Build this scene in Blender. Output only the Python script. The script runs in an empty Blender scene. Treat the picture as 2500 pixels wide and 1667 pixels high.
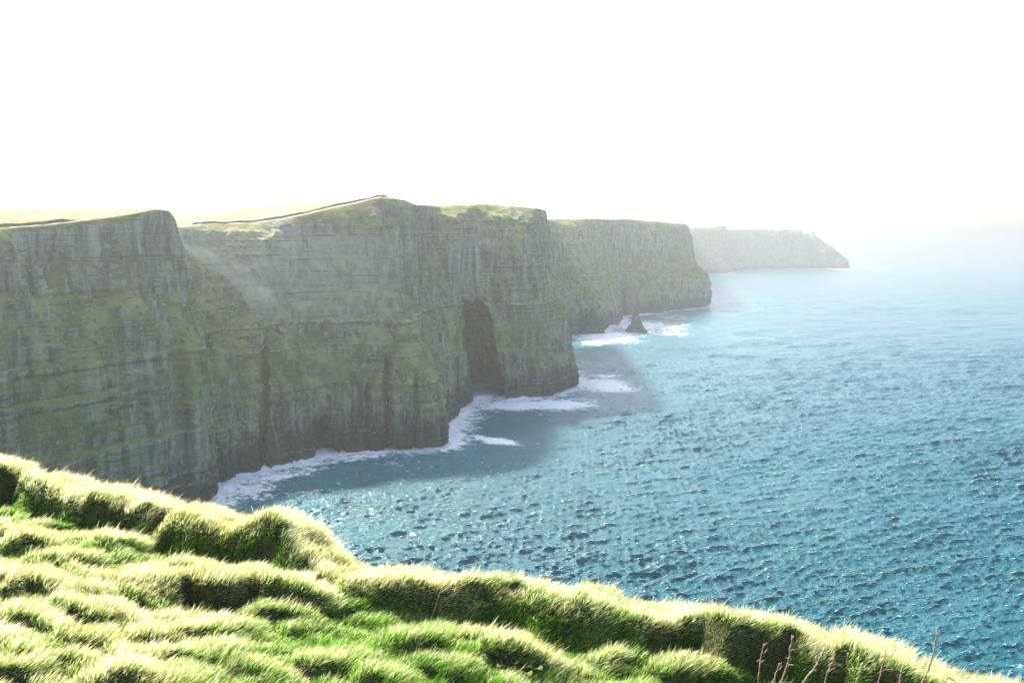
import bpy, bmesh, math, random, time
_T0 = time.time()
import numpy as np
from mathutils import Vector, Matrix, Euler
random.seed(7); RNG = np.random.default_rng(11)
R = math.radians
scene = bpy.context.scene
COL = scene.collection

# ------------------------------------------------------------------ camera
F = 2430.0            # focal length in photo pixels (photo 2500 x 1667)
HC = 160.0            # eye height above the sea
HOR = 592.0           # photo row of the true horizon
PITCH = math.atan((833.5 - HOR) / F)
cam = bpy.data.cameras.new('camera')
cam.sensor_width = 36.0
cam.lens = 36.0 * F / 2500.0
cam.clip_start = 0.1
cam.clip_end = 120000
camo = bpy.data.objects.new('camera', cam)
COL.objects.link(camo)
camo.location = (0, 0, HC)
camo.rotation_euler = (math.pi / 2 - PITCH, 0, 0)
scene.camera = camo

# ------------------------------------------------------------------ light
SUN_EL, SUN_AZ = 44.0, -35.0        # degrees; azimuth from +Y, negative = left
w = bpy.data.worlds.new("World"); scene.world = w; w.use_nodes = True
nt = w.node_tree
bg = nt.nodes['Background']
sky = nt.nodes.new('ShaderNodeTexSky'); sky.sky_type = 'NISHITA'; sky.sun_disc = False
sky.sun_elevation = R(SUN_EL); sky.sun_rotation = R(SUN_AZ)
sky.altitude = 100; sky.air_density = 0.8; sky.dust_density = 3.0; sky.ozone_density = 0.3
nt.links.new(sky.outputs[0], bg.inputs[0])
bg.inputs[1].default_value = 0.15
sun = bpy.data.lights.new('sun', 'SUN'); sun.energy = 5.0; sun.angle = R(4.5); sun.color = (1.0, 0.93, 0.80)
suno = bpy.data.objects.new('sun', sun); COL.objects.link(suno)
sd = Vector((math.sin(R(SUN_AZ)) * math.cos(R(SUN_EL)), math.cos(R(SUN_AZ)) * math.cos(R(SUN_EL)), math.sin(R(SUN_EL))))
suno.rotation_euler = sd.to_track_quat('Z', 'Y').to_euler()
scene.view_settings.view_transform = 'Standard'
scene.view_settings.look = 'None'
scene.view_settings.gamma = 1.0
scene.view_settings.exposure = 1.8
scene.render.engine = 'CYCLES'
scene.cycles.volume_bounces = 1
scene.cycles.max_bounces = 6

# ------------------------------------------------------------------ helpers
SP, CP = math.sin(PITCH), math.cos(PITCH)
def ray(px, py):
    """direction with y = 1 for a photo pixel"""
    u = (np.asarray(px, float) - 1250.0) / F
    v = (833.5 - np.asarray(py, float)) / F
    dx = u; dy = CP + v * SP; dz = -SP + v * CP
    return dx / dy, dz / dy
def at(px, py, Y):
    a, b = ray(px, py)
    return np.array([a * Y, Y, HC + b * Y])
def sea_at(px, py):
    a, b = ray(px, py)
    Y = -HC / b
    return np.array([a * Y, Y, 0.0])
def proj(P):
    x, y, z = P[..., 0], P[..., 1], P[..., 2] - HC
    f = y * CP - z * SP; up = y * SP + z * CP
    return 1250 + F * x / f, 833.5 - F * up / f

def _h(i, j, k, s):
    n = (i * 374761393 + j * 668265263 + k * 2147483647 + s * 1274126177) & 0xffffffff
    n = ((n ^ (n >> 13)) * 1274126177) & 0xffffffff
    n = (n ^ (n >> 16)) & 0xffffffff
    n = ((n ^ (n >> 15)) * 2246822519) & 0xffffffff
    return ((n ^ (n >> 13)) & 0xffffff).astype(np.float64) / 0xffffff
def vn(x, y, z=0.0, s=0):
    x, y, z = np.broadcast_arrays(np.asarray(x, float), np.asarray(y, float), np.asarray(z, float))
    i = np.floor(x).astype(np.int64); j = np.floor(y).astype(np.int64); k = np.floor(z).astype(np.int64)
    fx, fy, fz = x - i, y - j, z - k
    fx = fx * fx * (3 - 2 * fx); fy = fy * fy * (3 - 2 * fy); fz = fz * fz * (3 - 2 * fz)
    r = 0
    for a in (0, 1):
        wa = fx if a else 1 - fx
        for b in (0, 1):
            wb = fy if b else 1 - fy
            for c in (0, 1):
                wc = fz if c else 1 - fz
                r = r + wa * wb * wc * _h(i + a, j + b, k + c, s)
    return r * 2 - 1
def fbm(x, y, z=0.0, o=4, s=0, g=0.5):
    r = 0; a = 1.0; t = 0
    for n in range(o):
        r = r + a * vn(x * 2 ** n, y * 2 ** n, np.asarray(z) * 2 ** n, s + n * 17); t += a; a *= g
    return r / t
def sst(x, a, b):
    t = np.clip((x - a) / (b - a), 0, 1); return t * t * (3 - 2 * t)

def tag(o, label=None, cat=None, group=None, kind=None):
    if label: o['label'] = label
    if cat: o['category'] = cat
    if group: o['group'] = group
    if kind: o['kind'] = kind
    return o
def mesh_np(name, V, quads=None, tris=None, mat=None, smooth=True, attrs=None, parent=None):
    me = bpy.data.meshes.new(name)
    V = np.ascontiguousarray(V, dtype=np.float32).reshape(-1, 3)
    nq = 0 if quads is None else len(quads); ntr = 0 if tris is None else len(tris)
    me.vertices.add(len(V)); me.vertices.foreach_set('co', V.ravel())
    loops = []
    if nq: loops.append(np.asarray(quads, dtype=np.int32).ravel())
    if ntr: loops.append(np.asarray(tris, dtype=np.int32).ravel())
    L = np.concatenate(loops)
    me.loops.add(len(L)); me.loops.foreach_set('vertex_index', L)
    me.polygons.add(nq + ntr)
    st = np.concatenate([np.arange(nq) * 4, nq * 4 + np.arange(ntr) * 3]).astype(np.int32)
    me.polygons.foreach_set('loop_start', st)
    me.update(calc_edges=True)
    if smooth: me.polygons.foreach_set('use_smooth', np.ones(nq + ntr, dtype=bool))
    if attrs:
        for k, v in attrs.items():
            at_ = me.attributes.new(k, 'FLOAT', 'POINT'); at_.data.foreach_set('value', np.ascontiguousarray(v, dtype=np.float32).ravel())
    if mat: me.materials.append(mat)
    o = bpy.data.objects.new(name, me); COL.objects.link(o)
    if parent: o.parent = parent
    return o
def grid_quads(nv, nu):
    i = np.arange(nv - 1)[:, None] * nu + np.arange(nu - 1)[None, :]
    return np.stack([i, i + 1, i + nu + 1, i + nu], -1).reshape(-1, 4)

class NT:
    def __init__(s, name):
        s.m = bpy.data.materials.new(name); s.m.use_nodes = True
        s.t = s.m.node_tree; s.t.nodes.clear()
    def n(s, typ, ins=None, **kw):
        nd = s.t.nodes.new('ShaderNode' + typ)
        for k, v in kw.items(): setattr(nd, k, v)
        if ins:
            for k, v in ins.items():
                if isinstance(v, bpy.types.NodeSocket): s.t.links.new(v, nd.inputs[k])
                else: nd.inputs[k].default_value = v
        return nd
    def math(s, op, a, b=0.0, c=0.0, clamp=False):
        nd = s.n('Math', {0: a, 1: b, 2: c}, operation=op); nd.use_clamp = clamp; return nd.outputs[0]
    def mix(s, f, a, b):
        nd = s.t.nodes.new('ShaderNodeMix'); nd.data_type = 'RGBA'
        for idx, v in ((0, f), (6, a), (7, b)):
            if isinstance(v, bpy.types.NodeSocket): s.t.links.new(v, nd.inputs[idx])
            else: nd.inputs[idx].default_value = v if idx == 0 else (*v, 1.0)
        return nd.outputs[2]
    def ramp(s, v, a, b):
        nd = s.n('MapRange', {0: v, 1: a, 2: b, 3: 0.0, 4: 1.0}); nd.interpolation_type = 'SMOOTHSTEP'; return nd.outputs[0]
    def noise(s, vec, scale, detail=4, rough=0.55, dist=0.0):
        return s.n('TexNoise', {'Vector': vec, 'Scale': scale, 'Detail': detail, 'Roughness': rough, 'Distortion': dist}).outputs[0]
    def vscale(s, vec, v):
        return s.n('VectorMath', {0: vec, 1: v}, operation='MULTIPLY').outputs[0]
    def out(s, sh):
        o = s.n('OutputMaterial'); s.t.links.new(sh, o.inputs[0]); return s.m

# ------------------------------------------------------------------ materials
def rock_material(name, veg_amt=0.0, tint=(1, 1, 1)):
    t = NT(name)
    geo = t.n('NewGeometry'); P = geo.outputs['Position']
    sepn = t.n('SeparateXYZ', {0: geo.outputs['Normal']}).outputs[2]
    z = t.n('SeparateXYZ', {0: P}).outputs[2]
    streak = t.noise(t.vscale(P, (0.16, 0.16, 0.022)), 1.0, 6, 0.65)
    strata = t.noise(t.vscale(P, (0.008, 0.008, 0.42)), 1.0, 5, 0.7)
    patch = t.noise(t.vscale(P, (0.02, 0.02, 0.025)), 1.0, 5, 0.6)
    fine = t.noise(t.vscale(P, (0.5, 0.5, 0.35)), 1.0, 6, 0.7)
    c = t.mix(t.ramp(streak, 0.35, 0.68), (0.080, 0.090, 0.065), (0.38, 0.385, 0.29))
    c = t.mix(t.math('MULTIPLY', t.ramp(strata, 0.52, 0.68), 0.35), c, (0.035, 0.037, 0.04))
    seep = t.noise(t.vscale(P, (0.07, 0.07, 0.008)), 1.0, 5, 0.6)
    c = t.mix(t.math('MULTIPLY', t.ramp(seep, 0.52, 0.66), 0.6), c, (0.04, 0.042, 0.045))
    pale = t.math('MULTIPLY', t.ramp(strata, 0.50, 0.40), t.ramp(fine, 0.50, 0.62))
    c = t.mix(t.math('MULTIPLY', pale, 0.55), c, (0.36, 0.35, 0.31))
    # vegetation on gentler ground and in patches
    slope = t.ramp(sepn, 0.12, 0.50)
    v1 = t.math('ADD', slope, t.math('MULTIPLY', t.math('SUBTRACT', patch, 0.5), 2.4))
    v1 = t.math('ADD', v1, t.math('MULTIPLY', t.math('SUBTRACT', fine, 0.5), 1.6))
    va = t.n('Attribute', attribute_name='veg').outputs['Fac']
    v1 = t.math('ADD', v1, va)
    vm = t.ramp(v1, 0.52 - veg_amt, 0.86 - veg_amt)
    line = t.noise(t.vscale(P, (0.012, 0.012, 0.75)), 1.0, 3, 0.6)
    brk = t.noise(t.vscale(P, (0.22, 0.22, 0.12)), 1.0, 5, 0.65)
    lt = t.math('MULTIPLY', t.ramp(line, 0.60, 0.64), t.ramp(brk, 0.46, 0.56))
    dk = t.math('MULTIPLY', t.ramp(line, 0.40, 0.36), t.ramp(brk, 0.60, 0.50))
    gcol = t.mix(t.ramp(t.noise(t.vscale(P, (0.06, 0.06, 0.05)), 1.0, 4), 0.36, 0.64), (0.090, 0.138, 0.045), (0.270, 0.282, 0.095))
    gcol = t.mix(t.ramp(t.noise(t.vscale(P, (0.013, 0.013, 0.03)), 1.0, 3), 0.52, 0.70), gcol, (0.17, 0.15, 0.085))
    gcol = t.mix(t.math('MULTIPLY', t.ramp(t.noise(t.vscale(P, (0.11, 0.11, 0.10)), 1.0, 4), 0.62, 0.70), 0.7), gcol, (0.24, 0.23, 0.03))
    c = t.mix(vm, c, gcol)
    beam_dry = t.n('Attribute', attribute_name='beam_and_dry').outputs['Fac']
    c = t.mix(t.math('MULTIPLY', beam_dry, t.ramp(t.math('ADD', patch, fine), 0.42, 0.88)), c, (0.56, 0.51, 0.37))  # tints the painted sunbeam band and the dry grass above
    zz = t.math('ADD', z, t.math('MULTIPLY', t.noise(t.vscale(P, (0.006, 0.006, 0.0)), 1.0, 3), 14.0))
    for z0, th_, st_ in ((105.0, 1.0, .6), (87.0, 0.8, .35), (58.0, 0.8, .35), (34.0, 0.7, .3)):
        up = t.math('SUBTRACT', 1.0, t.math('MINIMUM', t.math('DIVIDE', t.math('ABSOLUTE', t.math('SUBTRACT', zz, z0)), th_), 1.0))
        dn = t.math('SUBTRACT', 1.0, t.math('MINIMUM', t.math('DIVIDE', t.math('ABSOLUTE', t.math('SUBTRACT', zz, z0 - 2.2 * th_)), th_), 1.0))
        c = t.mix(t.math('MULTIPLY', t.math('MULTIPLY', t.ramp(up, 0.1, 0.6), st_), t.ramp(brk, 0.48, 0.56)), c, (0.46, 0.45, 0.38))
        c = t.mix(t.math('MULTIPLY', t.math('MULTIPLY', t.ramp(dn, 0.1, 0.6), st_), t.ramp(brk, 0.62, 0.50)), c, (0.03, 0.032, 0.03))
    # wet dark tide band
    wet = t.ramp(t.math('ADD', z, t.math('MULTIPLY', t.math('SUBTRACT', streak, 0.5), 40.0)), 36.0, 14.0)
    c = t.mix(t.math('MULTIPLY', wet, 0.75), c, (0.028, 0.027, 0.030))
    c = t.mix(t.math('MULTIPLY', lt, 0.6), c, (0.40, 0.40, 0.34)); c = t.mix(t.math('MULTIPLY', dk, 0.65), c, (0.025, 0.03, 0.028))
    bump = t.n('Bump', {'Height': fine, 'Strength': 1.0, 'Distance': 2.5})
    b = t.n('BsdfPrincipled', {'Base Color': c, 'Roughness': 0.9, 'Normal': bump.outputs[0], 'Specular IOR Level': 0.0})
    return t.out(b.outputs[0])
M_rock = rock_material('cliff_rock')
M_rock_far = rock_material('far_cliff_rock', -0.45)


def field_material():
    t = NT('cliff_top_field')
    P = t.n('NewGeometry').outputs['Position']
    n1 = t.noise(t.vscale(P, (0.02, 0.02, 0.02)), 1.0, 6)
    n2 = t.noise(t.vscale(P, (0.3, 0.3, 0.3)), 1.0, 5)
    c = t.mix(t.ramp(n1, 0.35, 0.65), (0.14, 0.135, 0.085), (0.25, 0.225, 0.165))
    c = t.mix(t.math('MULTIPLY', t.ramp(n2, 0.45, 0.65), 0.4), c, (0.14, 0.17, 0.05))
    b = t.n('BsdfDiffuse', {'Color': c, 'Normal': t.n('Bump', {'Height': n2, 'Strength': 0.5, 'Distance': 0.5}).outputs[0]})
    return t.out(b.outputs[0])
M_field = field_material()

def sea_material():
    t = NT('sea_water')
    P = t.n('NewGeometry').outputs['Position']
    foam = t.n('Attribute', attribute_name='foam').outputs['Fac']
    aer = t.n('Attribute', attribute_name='aerated').outputs['Fac']
    crest = t.n('Attribute', attribute_name='crest').outputs['Fac']
    n1 = t.noise(t.vscale(P, (0.05, 0.10, 0.05)), 1.0, 8, 0.68, 1.4)
    n2 = t.noise(t.vscale(P, (0.22, 0.40, 0.2)), 1.0, 7, 0.7, 0.8)
    nn = t.math('ADD', t.math('MULTIPLY', n1, 0.6), t.math('MULTIPLY', n2, 0.4))
    fm = t.math('ADD', foam, t.math('MULTIPLY', t.math('SUBTRACT', nn, 0.5), 3.2))
    fm = t.ramp(fm, 0.42, 0.80)
    fm = t.math('MULTIPLY', fm, t.ramp(foam, 0.02, 0.2))
    # small whitecaps on sharp crests
    wc = t.math('MULTIPLY', t.ramp(t.math('ADD', crest, t.math('MULTIPLY', t.math('SUBTRACT', n2, 0.5), 1.5)), 2.3, 2.8), 0.8)
    fm = t.math('MAXIMUM', fm, wc)
    deep = t.mix(aer, (0.0, 0.066, 0.086), (0.01, 0.22, 0.25))
    c = t.mix(fm, deep, (0.88, 0.88, 0.85))
    # ripples at three scales
    r1 = t.noise(t.vscale(P, (0.55, 0.95, 0.6)), 1.0, 6, 0.6, 0.4)
    r2 = t.noise(t.vscale(P, (2.2, 3.4, 2.0)), 1.0, 5, 0.6, 0.3)
    hgt = t.math('ADD', t.math('MULTIPLY', r1, 1.0), t.math('MULTIPLY', r2, 0.16))
    bump = t.n('Bump', {'Height': hgt, 'Strength': 1.0, 'Distance': 1.2})
    b = t.n('BsdfPrincipled', {'Base Color': c, 'Roughness': t.math('ADD', t.math('MULTIPLY', fm, 0.5), 0.19), 'IOR': 1.33, 'Specular Tint': (0.36, 0.79, 0.96, 1.0), 'Normal': bump.outputs[0]})
    return t.out(b.outputs[0])
M_sea = sea_material()

def turf_material():
    t = NT('turf_soil')
    P = t.n('NewGeometry').outputs['Position']
    n1 = t.noise(P, 2.5, 6); n2 = t.noise(t.vscale(P, (25, 25, 8)), 1.0, 5)
    c = t.mix(t.ramp(n1, 0.35, 0.65), (0.035, 0.055, 0.015), (0.085, 0.075, 0.035))
    c = t.mix(t.ramp(n2, 0.40, 0.65), c, (0.03, 0.035, 0.012))
    b = t.n('BsdfPrincipled', {'Base Color': c, 'Roughness': 1.0, 'Specular IOR Level': 0.1, 'Normal': t.n('Bump', {'Height': n2, 'Strength': 1.0, 'Distance': 0.05}).outputs[0]})
    return t.out(b.outputs[0])
M_turf = turf_material()

def grass_material():
    t = NT('grass_blades')
    tip = t.n('Attribute', attribute_name='tip').outputs['Fac']
    dry = t.n('Attribute', attribute_name='dry').outputs['Fac']
    var = t.n('Attribute', attribute_name='var').outputs['Fac']
    green = t.mix(var, (0.03, 0.16, 0.012), (0.22, 0.44, 0.035))
    straw = t.mix(var, (0.46, 0.43, 0.13), (0.88, 0.84, 0.56))
    f = t.ramp(t.math('ADD', dry, t.math('MULTIPLY', t.math('SUBTRACT', tip, 0.5), 0.95)), 0.28, 0.72)
    c = t.mix(f, green, straw)
    c = t.mix(t.n('Attribute', attribute_name='dead').outputs['Fac'], c, (0.17, 0.115, 0.075))
    b = t.n('BsdfPrincipled', {'Base Color': c, 'Roughness': 0.36, 'Specular IOR Level': 0.6})
    tr = t.n('BsdfTranslucent', {'Color': c})
    mx = t.n('MixShader', {0: 0.5, 1: b.outputs[0], 2: tr.outputs[0]})
    return t.out(mx.outputs[0])
M_grass = grass_material()

def simple(name, c1, c2, scale=3.0, rough=0.8, bump=0.3, dist=0.02, trans=0.0):
    t = NT(name)
    P = t.n('TexCoord').outputs['Object']
    n1 = t.noise(P, scale, 6, 0.65)
    c = t.mix(t.ramp(n1, 0.35, 0.65), c1, c2)
    b = t.n('BsdfPrincipled', {'Base Color': c, 'Roughness': rough, 'Normal': t.n('Bump', {'Height': n1, 'Strength': bump, 'Distance': dist}).outputs[0]})
    if trans:
        tr = t.n('BsdfTranslucent', {'Color': c})
        return t.out(t.n('MixShader', {0: trans, 1: b.outputs[0], 2: tr.outputs[0]}).outputs[0])
    return t.out(b.outputs[0])
M_stack = simple('sea_stack_rock', (0.012, 0.016, 0.016), (0.075, 0.08, 0.075), 0.22, 0.9, 1.0, 2.0)
M_path = simple('trodden_path', (0.42, 0.34, 0.25), (0.60, 0.52, 0.42), 0.3)
M_tower = simple('tower_stone', (0.16, 0.16, 0.15), (0.28, 0.27, 0.25), 0.8)
M_stem = simple('dry_stem', (0.20, 0.12, 0.07), (0.42, 0.30, 0.20), 30.0, 0.7, 0.6, 0.004)
M_leaf = simple('dock_leaf', (0.05, 0.09, 0.012), (0.17, 0.17, 0.025), 14.0, 0.9, 0.4, 0.004, 0.2)
M_spray = simple('spray_foam', (0.80, 0.84, 0.86), (0.85, 0.88, 0.9), 0.5, 0.9, 0.3, 0.3, 0.4)

# ------------------------------------------------------------------ cliffs
def crom(P, n_out, wts=None, power=0.5, closed=False):
    """resample control rows P (n, k) along axis 0 with a monotone-ish cubic, even in cumulative weight"""
    n = len(P)
    P = np.asarray(P, float)
    seg = np.asarray(wts, float)
    T = np.concatenate([[0], np.cumsum(seg)])
    q = np.linspace(0, T[-1], n_out)
    idx = np.clip(np.searchsorted(T, q, side='right') - 1, 0, n - 2)
    h = T[idx + 1] - T[idx]; u = (q - T[idx]) / h
    d = (P[1:] - P[:-1]) / seg.reshape((-1,) + (1,) * (P.ndim - 1))
    m = np.zeros_like(P); m[0] = d[0]; m[-1] = d[-1]
    s = np.sign(d[1:]) * np.sign(d[:-1]) > 0
    hm = 2 * d[1:] * d[:-1] / np.where(np.abs(d[1:] + d[:-1]) < 1e-12, 1e-12, d[1:] + d[:-1])
    m[1:-1] = np.where(s, hm, 0)
    sh = (-1,) + (1,) * (P.ndim - 1)
    u = u.reshape(sh); hh = h.reshape(sh)
    return ((2 * u**3 - 3 * u**2 + 1) * P[idx] + (u**3 - 2 * u**2 + u) * hh * m[idx]
            + (-2 * u**3 + 3 * u**2) * P[idx + 1] + (u**3 - u**2) * hh * m[idx + 1])

COAST = []
def build_cliff(name, cols, nu, nv, face_k, label, seed=0, amp=1.0, mat=None, carve=(), plateau=(900, 40), coast=True, veg=0.0, vband=(0, 0, 0), beam_dry=False):
    """cols: list of columns; each column = [(px, py_sea)] + [(px, py, dY) ...]: base at the waterline, then points up the
    face to the rim (dY = setback behind the base). Points after index face_k are the cliff-top ground."""
    ctl = []
    for c in cols:
        b = sea_at(*c[0]) if len(c[0]) == 2 else np.array(c[0][2])
        pts = [b]
        for p in c[1:]:
            if len(p) == 4: pts.append(np.array(p[:3], float))     # explicit world xyz
            else: pts.append(at(p[0], p[1], b[1] + p[2]))
        ctl.append(pts)
    ctl = np.array(ctl)                               # (nc, K, 3)
    K = ctl.shape[1]
    # along the coast: weights by picture distance
    bx, by = proj(ctl[:, 0]); tx, ty = proj(ctl[:, face_k])
    wts = np.hypot(np.diff((bx + tx) / 2), np.diff((by + ty) / 2)) * 0.7 + np.linalg.norm(np.diff(ctl[:, 0], axis=0), axis=1) * 0.3 * F / ctl[1:, 0, 1]
    G = crom(ctl, nu, np.maximum(wts, 4))             # (nu, K, 3)
    # up the face
    hw = []
    for k in range(K - 1):
        L = np.linalg.norm(ctl[:, k + 1] - ctl[:, k], axis=-1).mean()
        hw.append(L if k < face_k else L * 0.12)
    G2 = crom(np.swapaxes(G, 0, 1), nv, hw)           # (nv, nu, 3)
    # which rows are face
    T = np.concatenate([[0], np.cumsum(hw)]); q = np.linspace(0, T[-1], nv)
    wface = 1 - sst(q, T[face_k] - 0.16 * T[face_k], T[face_k] + 0.005 * T[face_k])
    wbase = sst(q, 0, T[1] * 0.12) * 0.75 + 0.25
    # normals of the smooth sheet
    du = np.gradient(G2, axis=1); dv = np.gradient(G2, axis=0)
    N = np.cross(du, dv); N /= np.linalg.norm(N, axis=-1, keepdims=True) + 1e-9
    view = G2 - np.array([0, 0, HC]); flip = np.sign((N * view).sum(-1).mean())
    if flip > 0: N = -N
    for _ in range(6):                                 # calm the directions
        N[:, 1:-1] = (N[:, :-2] + N[:, 1:-1] + N[:, 2:]) / 3
        N[1:-1] = (N[:-2] + N[1:-1] + N[2:]) / 3
    Nh = N.copy(); Nh[..., 2] *= 0.3; Nh /= np.linalg.norm(Nh, axis=-1, keepdims=True) + 1e-9
    x, y, z = G2[..., 0], G2[..., 1], G2[..., 2]
    sc = amp
    wob = fbm(x / 60, y / 60, z / 90, 3, seed + 5) * 12
    gul = fbm((x + wob) / (34 * sc), (y + wob) / (34 * sc), z / (170 * sc), 3, seed)
    rid = 1 - np.abs(fbm((x + wob * .4) / (13 * sc), (y + wob * .4) / (13 * sc), z / (75 * sc), 4, seed + 3)) * 2.2
    stratz = z + fbm(x / 90, y / 90, 0, 2, seed + 8) * 5 + x * 0.02
    st = fbm(stratz / (7.5 * sc), x / 400, y / 400, 4, seed + 9, 0.7)
    st2 = vn(stratz / (2.8 * sc), x / 60, y / 60, seed + 12)
    blk = fbm(x / (6 * sc), y / (6 * sc), z / (4.5 * sc), 4, seed + 20, 0.6)
    rid2 = 1 - np.abs(fbm((x + wob * .4) / (5.5 * sc), (y + wob * .4) / (5.5 * sc), z / (38 * sc), 3, seed + 6)) * 2.2
    step_ = (1 - sst(stratz, 96, 100)) * 2.2 + (1 - sst(stratz, 78, 81)) * 1.4 + (1 - sst(stratz, 50, 53)) * 1.6 - 4.6
    d = (gul * 14 + step_ + (rid - 0.4) * 5.5 + (rid2 - .4) * 1.8 + st * 1.7 + np.sign(st2) * np.abs(st2) ** 0.5 * 0.45 + blk * 2.4) * sc
    low = sst(z, 0, 75 * sc)
    d = d * (1.15 - 0.35 * low)
    W = wface[:, None] * wbase[:, None]
    V = G2 + Nh * (d * W)[..., None]
    # plateau relief
    pl = (1 - wface)[:, None]
    V[..., 2] += pl * fbm(x / 60, y / 60, 0, 4, seed + 40) * 1.2
    V[..., 2] += pl * fbm(x / 6, y / 6, 0, 3, seed + 44) * 0.2
    # hollows: (px, py_top, py_bottom, half width, depth, direction)
    gx, gy = proj(G2)
    for (cx, yt, yb, hw_, dep, soft) in carve:
        cxv = cx + fbm(gy / 40, 0.5, 0, 2, seed + 70) * hw_ * (0.12 if hw_ > 40 else 0.4)
        he = hw_; flat_ = 0.30
        if hw_ > 40:
            fr = np.clip((gy - yt) / (yb - yt), 0, 1)
            he = hw_ * (0.72 + 0.42 * fr) ; cxv = (cx - hw_) + he + fbm(gy / 22, 1.5, 0, 3, seed + 72) * 6; flat_ = 0.10
        else:
            cxv = cxv + fbm(gy / 14, 3.5, 0, 2, seed + 74) * hw_ * 0.5
        u = np.abs(gx - cxv) / he
        arch = yt + (yb - yt) * flat_ * np.clip(u, 0, 1) ** 2 + (np.round(fbm(gx / 13, 0.2, 0, 2, seed + 76) * 3) * 5 if hw_ > 40 else 0)
        m = (1 - sst(u, 1 - soft, 1.0)) * sst(gy, arch - 8, arch + (yb - yt) * 0.12 * soft + 6) * (gy < yb + 60) * wface[:, None]
        dr = np.array([-0.05 if cx > 1100 else -0.25, 1.0, 0.0]); dr /= np.linalg.norm(dr)
        V += dr * (m * dep)[..., None]
    V[0, :, 2] = np.minimum(V[0, :, 2], 0) - 12.0
    n_face = int((q < T[face_k] * 1.0).sum())
    vg = veg + vband[0] * np.exp(-((z - vband[1]) / max(vband[2], 1)) ** 2) + fbm(x / 120, y / 120, z / 60, 3, seed + 55) * 0.5
    # sunbeam painted into the colour as a diagonal band; dry tan grass above it
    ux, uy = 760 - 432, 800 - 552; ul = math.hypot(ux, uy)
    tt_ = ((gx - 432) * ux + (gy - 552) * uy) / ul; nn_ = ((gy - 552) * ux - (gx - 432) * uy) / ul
    beam_and_dry = np.zeros_like(gx)
    if beam_dry:
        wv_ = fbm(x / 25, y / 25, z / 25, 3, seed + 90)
        beam_and_dry = 1.0 * np.exp(-((nn_ - 6 + wv_ * 14) / (16 + tt_ * 0.06)) ** 2) * sst(tt_, -30, 10) * (1 - sst(tt_, 240, 400))
        beam_and_dry = np.maximum(beam_and_dry, 0.42 * (1 - sst(gy + wv_ * 60, 700, 800)) * (nn_ < 0) * (1 - sst(gx, 850, 1050)) * sst(gy, 548, 575))
    o = mesh_np(name, V.reshape(-1, 3), grid_quads(nv, nu), None, mat or M_rock, True, {'veg': vg.reshape(-1), 'beam_and_dry': beam_and_dry.reshape(-1)})
    o.data.materials.append(M_field)
    mi = np.zeros((nv - 1, nu - 1), dtype=np.int32); mi[n_face:, :] = 1
    o.data.polygons.foreach_set('material_index', mi.ravel())
    tag(o, label, None, None, 'structure')
    if coast: COAST.append(V[1].copy())
    return o, V, n_face

# headland A, nearest, left
def XYZ(x, y, z): return (x, y, z, 1)
A_cols = []
for (bx, by, tx, ty, sb, ledgey) in [(-1500, 2100, -1500, 640, 20, 1000), (-700, 1640, -700, 600, 25, 900), (-300, 1500, -300, 572, 30, 870), (0, 1435, 0, 556, 34, 850), (110, 1400, 105, 550, 36, 846), (210, 1360, 205, 540, 38, 842), (310, 1325, 300, 528, 40, 836), (400, 1292, 372, 514, 44, 828)]:
    A_cols.append([(bx, by), (bx * .93 + tx * .07, by - (by - ledgey) * .52, 6), (bx * .7 + tx * .3, ledgey, 12), (bx * .4 + tx * .6, ledgey - (ledgey - ty) * .42, sb * .72), (tx, ty, sb + 4), (tx, ty - 4, sb + 70), (tx - 40, 511, sb + 420)])
A_cols[-1] = [(400, 1292), (398, 1070, 6), (392, 832, 12), (385, 690, 30), (384, 516, 46), (384, 511, 100), (340, 511, 420)]
A_cols.append([(470, 1265), (462, 1060, 4), (450, 830, 8), (428, 700, 26), (412, 519, 42), (405, 515, 110), (380, 512, 440)])
A_cols.append([(522, 1248), (512, 1060, 2), (500, 872, 5), (470, 770, 18), (426, 535, 38), (400, 514, 130), (300, 512, 480)])
A_cols.append([(531, 1225), (528, 1060, 0), (506, 860, 2), (468, 750, 16), (427, 548, 40), (408, 518, 150), (340, 513, 520)])
A_cols.append([(505, 1195), (500, 1060, 2), (480, 860, 8), (450, 760, 24), (418, 560, 60), (404, 540, 170), (350, 530, 540)])
A_cols.append([(400, 1165), (400, 1060, 10), (390, 860, 22), (380, 780, 42), (360, 600, 90), (350, 560, 190), (300, 545, 560)])
def pull(cols, idx, sh):
    for i in idx:
        c = cols[i]
        for k, s_ in enumerate(sh):
            c[k] = (c[k][0] - s_,) + tuple(c[k][1:])
pull(A_cols, range(8, 12), (22, 16, 8))
cliff_a, VA, nfA = build_cliff('cliff', A_cols, 620, 620, 4, 'nearest green-grey headland on the left with a grassy top edge', 3, 1.0, veg=0.06, vband=(0.45, 95, 45))

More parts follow.
